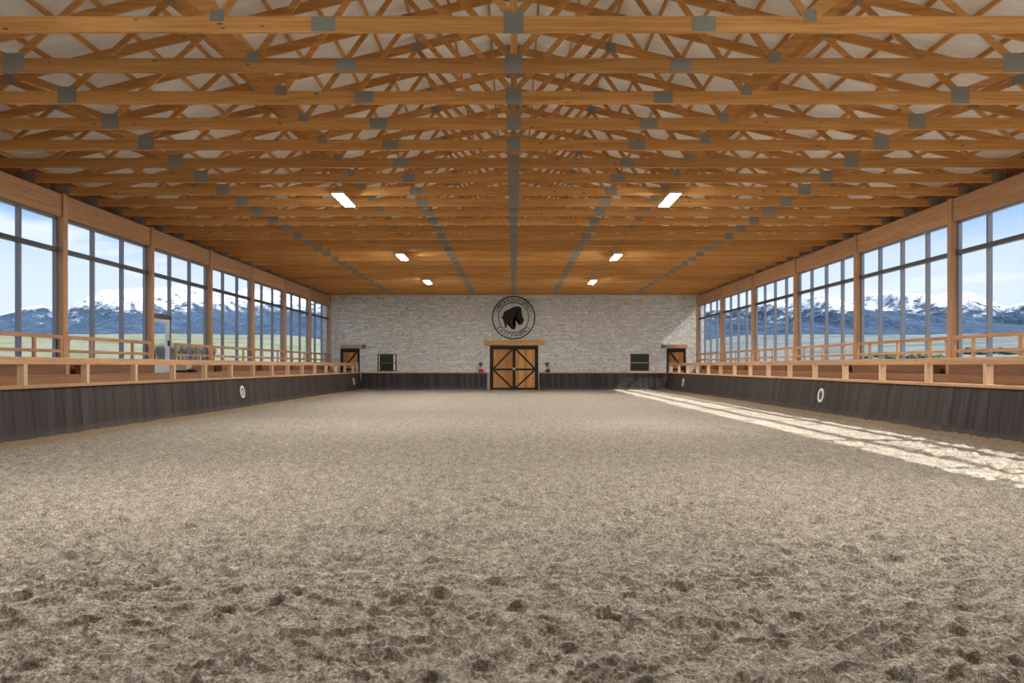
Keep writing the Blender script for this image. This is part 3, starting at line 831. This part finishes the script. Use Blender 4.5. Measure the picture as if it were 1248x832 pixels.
# ------------------------------------------------------------------ landscape
RIDGE = {-1: [(0,383),(31,375),(53,373),(67,375),(85,374),(106,361),(123,353),(141,353),(164,350),(176,351),(204,350),(218,346),(231,350),(261,354),(280,356),(299,352),(334,353),(350,355),(403,358)],
         1: [(849,377),(886,375),(914,373),(923,371),(941,365),(961,371),(974,363),(990,361),(1006,358),(1020,363),(1031,369),(1045,365),(1058,358),(1073,358),(1090,355),(1116,358),(1145,357),(1174,355),(1186,358),(1198,364),(1212,369),(1224,373),(1236,371),(1248,369)]}
def terrain(s):
    nx, ny = 90, 150
    xs_ = 12.72 + 1300*(np.linspace(0, 1, nx)**2.0)
    X = np.repeat(xs_[None, :], ny, 0)
    tt = np.linspace(.0, 1, ny)[:, None]
    Y = -60 + tt*(120+4.2*X)
    q = np.clip(Y/np.maximum(X, 1), .6, 4.)
    sm = np.clip((X-15)/520, 0, 1); sm = sm*sm*(3-2*sm)
    Z = -.08 + X*.049*q*sm*(1+.10*(fbm(X/160, Y/200, 5+s, 3)-.5)) + np.clip((X-40)/100, 0, 1)*.8*(fbm(X/25, Y/25, 8, 3)-.5)
    o = grid_mesh('ground', s*X, Y, Z, M['field_w'] if s < 0 else M['field_e']); o['kind'] = 'structure'
    return o
def mountains(s):
    nu, nv = 560, 120
    pts_ = RIDGE[s]
    offs = np.array([abs(p[0]-626) for p in pts_], float); el = np.array([(446-p[1])/800 for p in pts_], float)
    o_ = np.argsort(offs); offs, el = offs[o_], el[o_]
    of = np.linspace(150, 820, nu)
    r_el = np.interp(of, offs, el)[:, None]
    r_base = np.interp(of, [150, 300, 420, 620, 820], [36, 36, 40, 42, 42] if s < 0 else [36, 37, 40, 41, 41])[:, None]/800
    YB, YR = 1400., 3000.
    v = np.linspace(-.06, 1.12, nv)[None, :]
    Y = YB+(YR-YB)*np.repeat(v, nu, 0)
    X = Y*of[:, None]/800
    vc = np.clip(v, 0, 1)
    zb = r_base*YB; zt = r_el*YR
    Z = zb+(zt-zb)*vc**1.15
    ridg = 1-np.abs(2*fbm(X/430.+Y/1100., Y/800., 71+s, 4)-1)
    ridg2 = 1-np.abs(2*fbm(X/150.+Y/420., Y/300., 75+s, 4)-1)
    env = np.sin(vc*math.pi)
    Z = Z + env*(170*(ridg-.62)+70*(ridg2-.6)) + 14*np.clip(vc*3, 0, 1)*(fbm(X/55., Y/70., 79, 3)-.5)
    cap = np.maximum(r_el*Y*.985, zb)
    Z = np.where(v < .97, np.minimum(Z, cap), Z)
    Z = np.where(v > 1, Z-(v-1)*1800, Z)
    Z = np.where(v < 0, zb+v*1600, Z)
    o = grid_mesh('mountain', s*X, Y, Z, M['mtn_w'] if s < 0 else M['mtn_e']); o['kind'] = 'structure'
    return o
grounds = {s: terrain(s) for s in (-1, 1)}
for s in (-1, 1): mountains(s)
# ground under the building
b = NB(); box(b, -12.75, 12.75, -60, BACK+30, -.4, -.12); o = obj('ground', b, M['steps']); o['kind'] = 'structure'
b = NB(); box(b, -12.45, -10.2, 5, BACK, -.12, -.02); box(b, 10.2, 12.45, 5, BACK, -.12, -.02); o = obj('trim_1', b, M['steps']); o['kind'] = 'structure'

def ground_z(s, x, y):
    q = min(max(y/x, .6), 4.); sm = min(max((x-15)/520, 0), 1); sm = sm*sm*(3-2*sm)
    return -.08 + x*.049*q*sm
def bare_tree(bm, x, y, z, h, rnd):
    def limb(p, d_, l, r, lev):
        q = p+d_*l
        tube(bm, [p, q], [r, r*.6], 5)
        if lev:
            for k in range(3 if lev > 1 else 2):
                nd = (d_ + Vector((rnd.uniform(-.7, .7), rnd.uniform(-.7, .7), rnd.uniform(-.1, .5)))).normalized()
                limb(p+d_*l*rnd.uniform(.5, 1), nd, l*rnd.uniform(.5, .7), r*.5, lev-1)
    limb(Vector((x, y, z-.3)), Vector((rnd.uniform(-.06, .06), 0, 1)).normalized(), h*.5, h*.03, 3)
rnd = random.Random(3)
b = NB()
for k in range(120):
    px = rnd.uniform(186, 262); X_ = rnd.uniform(165, 205); Y_ = X_*800/(626-px)
    bare_tree(b, -X_, Y_, ground_z(-1, X_, Y_), rnd.uniform(7.5, 11), rnd)
tag(obj('treeline', b, M['bark']), 'belt of bare grey trees in the pasture beyond the glazed gallery door', 'trees', None, 'stuff')
def shrubs(s, px0, px1, X0, X1, n, h, label):
    b = NB()
    for k in range(n):
        px = rnd.uniform(px0, px1); X_ = rnd.uniform(X0, X1); Y_ = X_*800/abs(626-px)
        m = bmesh.ops.create_icosphere(b, subdivisions=2, radius=1.)
        c = Vector((s*X_, Y_, ground_z(s, X_, Y_)+h*.25)); sc = Vector((rnd.uniform(.8, 2.)*h, rnd.uniform(.8, 2.)*h, rnd.uniform(.5, 1.)*h))
        for v in m['verts']:
            j = 1+rnd.uniform(-.18, .18); v.co = Vector((v.co.x*sc.x*j, v.co.y*sc.y*j, v.co.z*sc.z*j))+c
    tag(obj('shrubbery', b, M['bush']), label, 'shrubs', None, 'stuff')
shrubs(-1, 118, 150, 150, 170, 26, 1.1, 'dark green shrubs on the plain beyond the second left window')
shrubs(1, 1050, 1150, 210, 240, 40, 1.6, 'dark shrubs on the plain beyond the right windows')
shrubs(1, 1172, 1248, 260, 300, 40, 1.8, 'dark shrub belt on the plain beyond the near right window')

# ------------------------------------------------------------------ sky, sun, camera
W = bpy.data.worlds.new('sky'); C.world = W; W.use_nodes = True
t = NT(W.node_tree); t.n.clear()
out = t.node('ShaderNodeOutputWorld')
gen = t.node('ShaderNodeTexCoord').outputs['Generated']
nrm = t.node('ShaderNodeVectorMath', {0: gen}, operation='NORMALIZE').outputs[0]
x, y, z = t.sep(nrm)[0:3]
sky = t.ramp(z, [(0., (.54, .66, .80, 1)), (.10, (.40, .57, .82, 1)), (.22, (.15, .36, .75, 1)), (.5, (.10, .28, .68, 1)), (1., (.08, .22, .6, 1))])
zz = t.math('ADD', t.math('MAXIMUM', z, 0.), .09)
pl = t.comb(t.math('DIVIDE', x, zz), t.math('DIVIDE', y, zz), 3.1)
cn = t.noise(pl, .62, 6, .58, .3)
cm = t.mapr(cn, .44, .60, 0, 1, True)
cm = t.math('MULTIPLY', cm, t.mapr(z, .0, .05, .3, 1.))
haze = t.mapr(t.math('ADD', z, t.math('MULTIPLY', cn, .12)), .28, .17, 0, .65, True)
cl = t.mix(t.math('MAXIMUM', t.math('MULTIPLY', cm, .9), haze), sky, (.72, .76, .83, 1))
bg = t.node('ShaderNodeBackground', {'Color': cl, 'Strength': .86})
t.l.new(bg.outputs[0], out.inputs[0])

sd = Vector((1., -.13, .947)).normalized()
sun = bpy.data.lights.new('sun', 'SUN'); sun.energy = 5.6; sun.angle = math.radians(.6); sun.color = (1, .965, .9)
so = bpy.data.objects.new('sun', sun); COL.objects.link(so); so.rotation_euler = sd.to_track_quat('Z', 'Y').to_euler(); so.location = (60, 0, 60)

cam = bpy.data.cameras.new('camera'); co = bpy.data.objects.new('camera', cam); COL.objects.link(co)
co.location = (0, 0, EYE); co.rotation_euler = (math.pi/2, 0, 0)
cam.sensor_width = 36; cam.lens = 800/1248*36; cam.shift_x = -2/1248; cam.shift_y = 30/1248
cam.clip_start = .05; cam.clip_end = 30000
C.camera = co
vs_ = C.view_settings
vs_.view_transform = 'Standard'; vs_.look = 'None'; vs_.gamma = 1.; vs_.exposure = .68; vs_.use_curve_mapping = False
C.display_settings.display_device = 'sRGB'
C.cycles.max_bounces = 10; C.cycles.diffuse_bounces = 6; C.cycles.transparent_max_bounces = 16
C.cycles.use_denoising = True
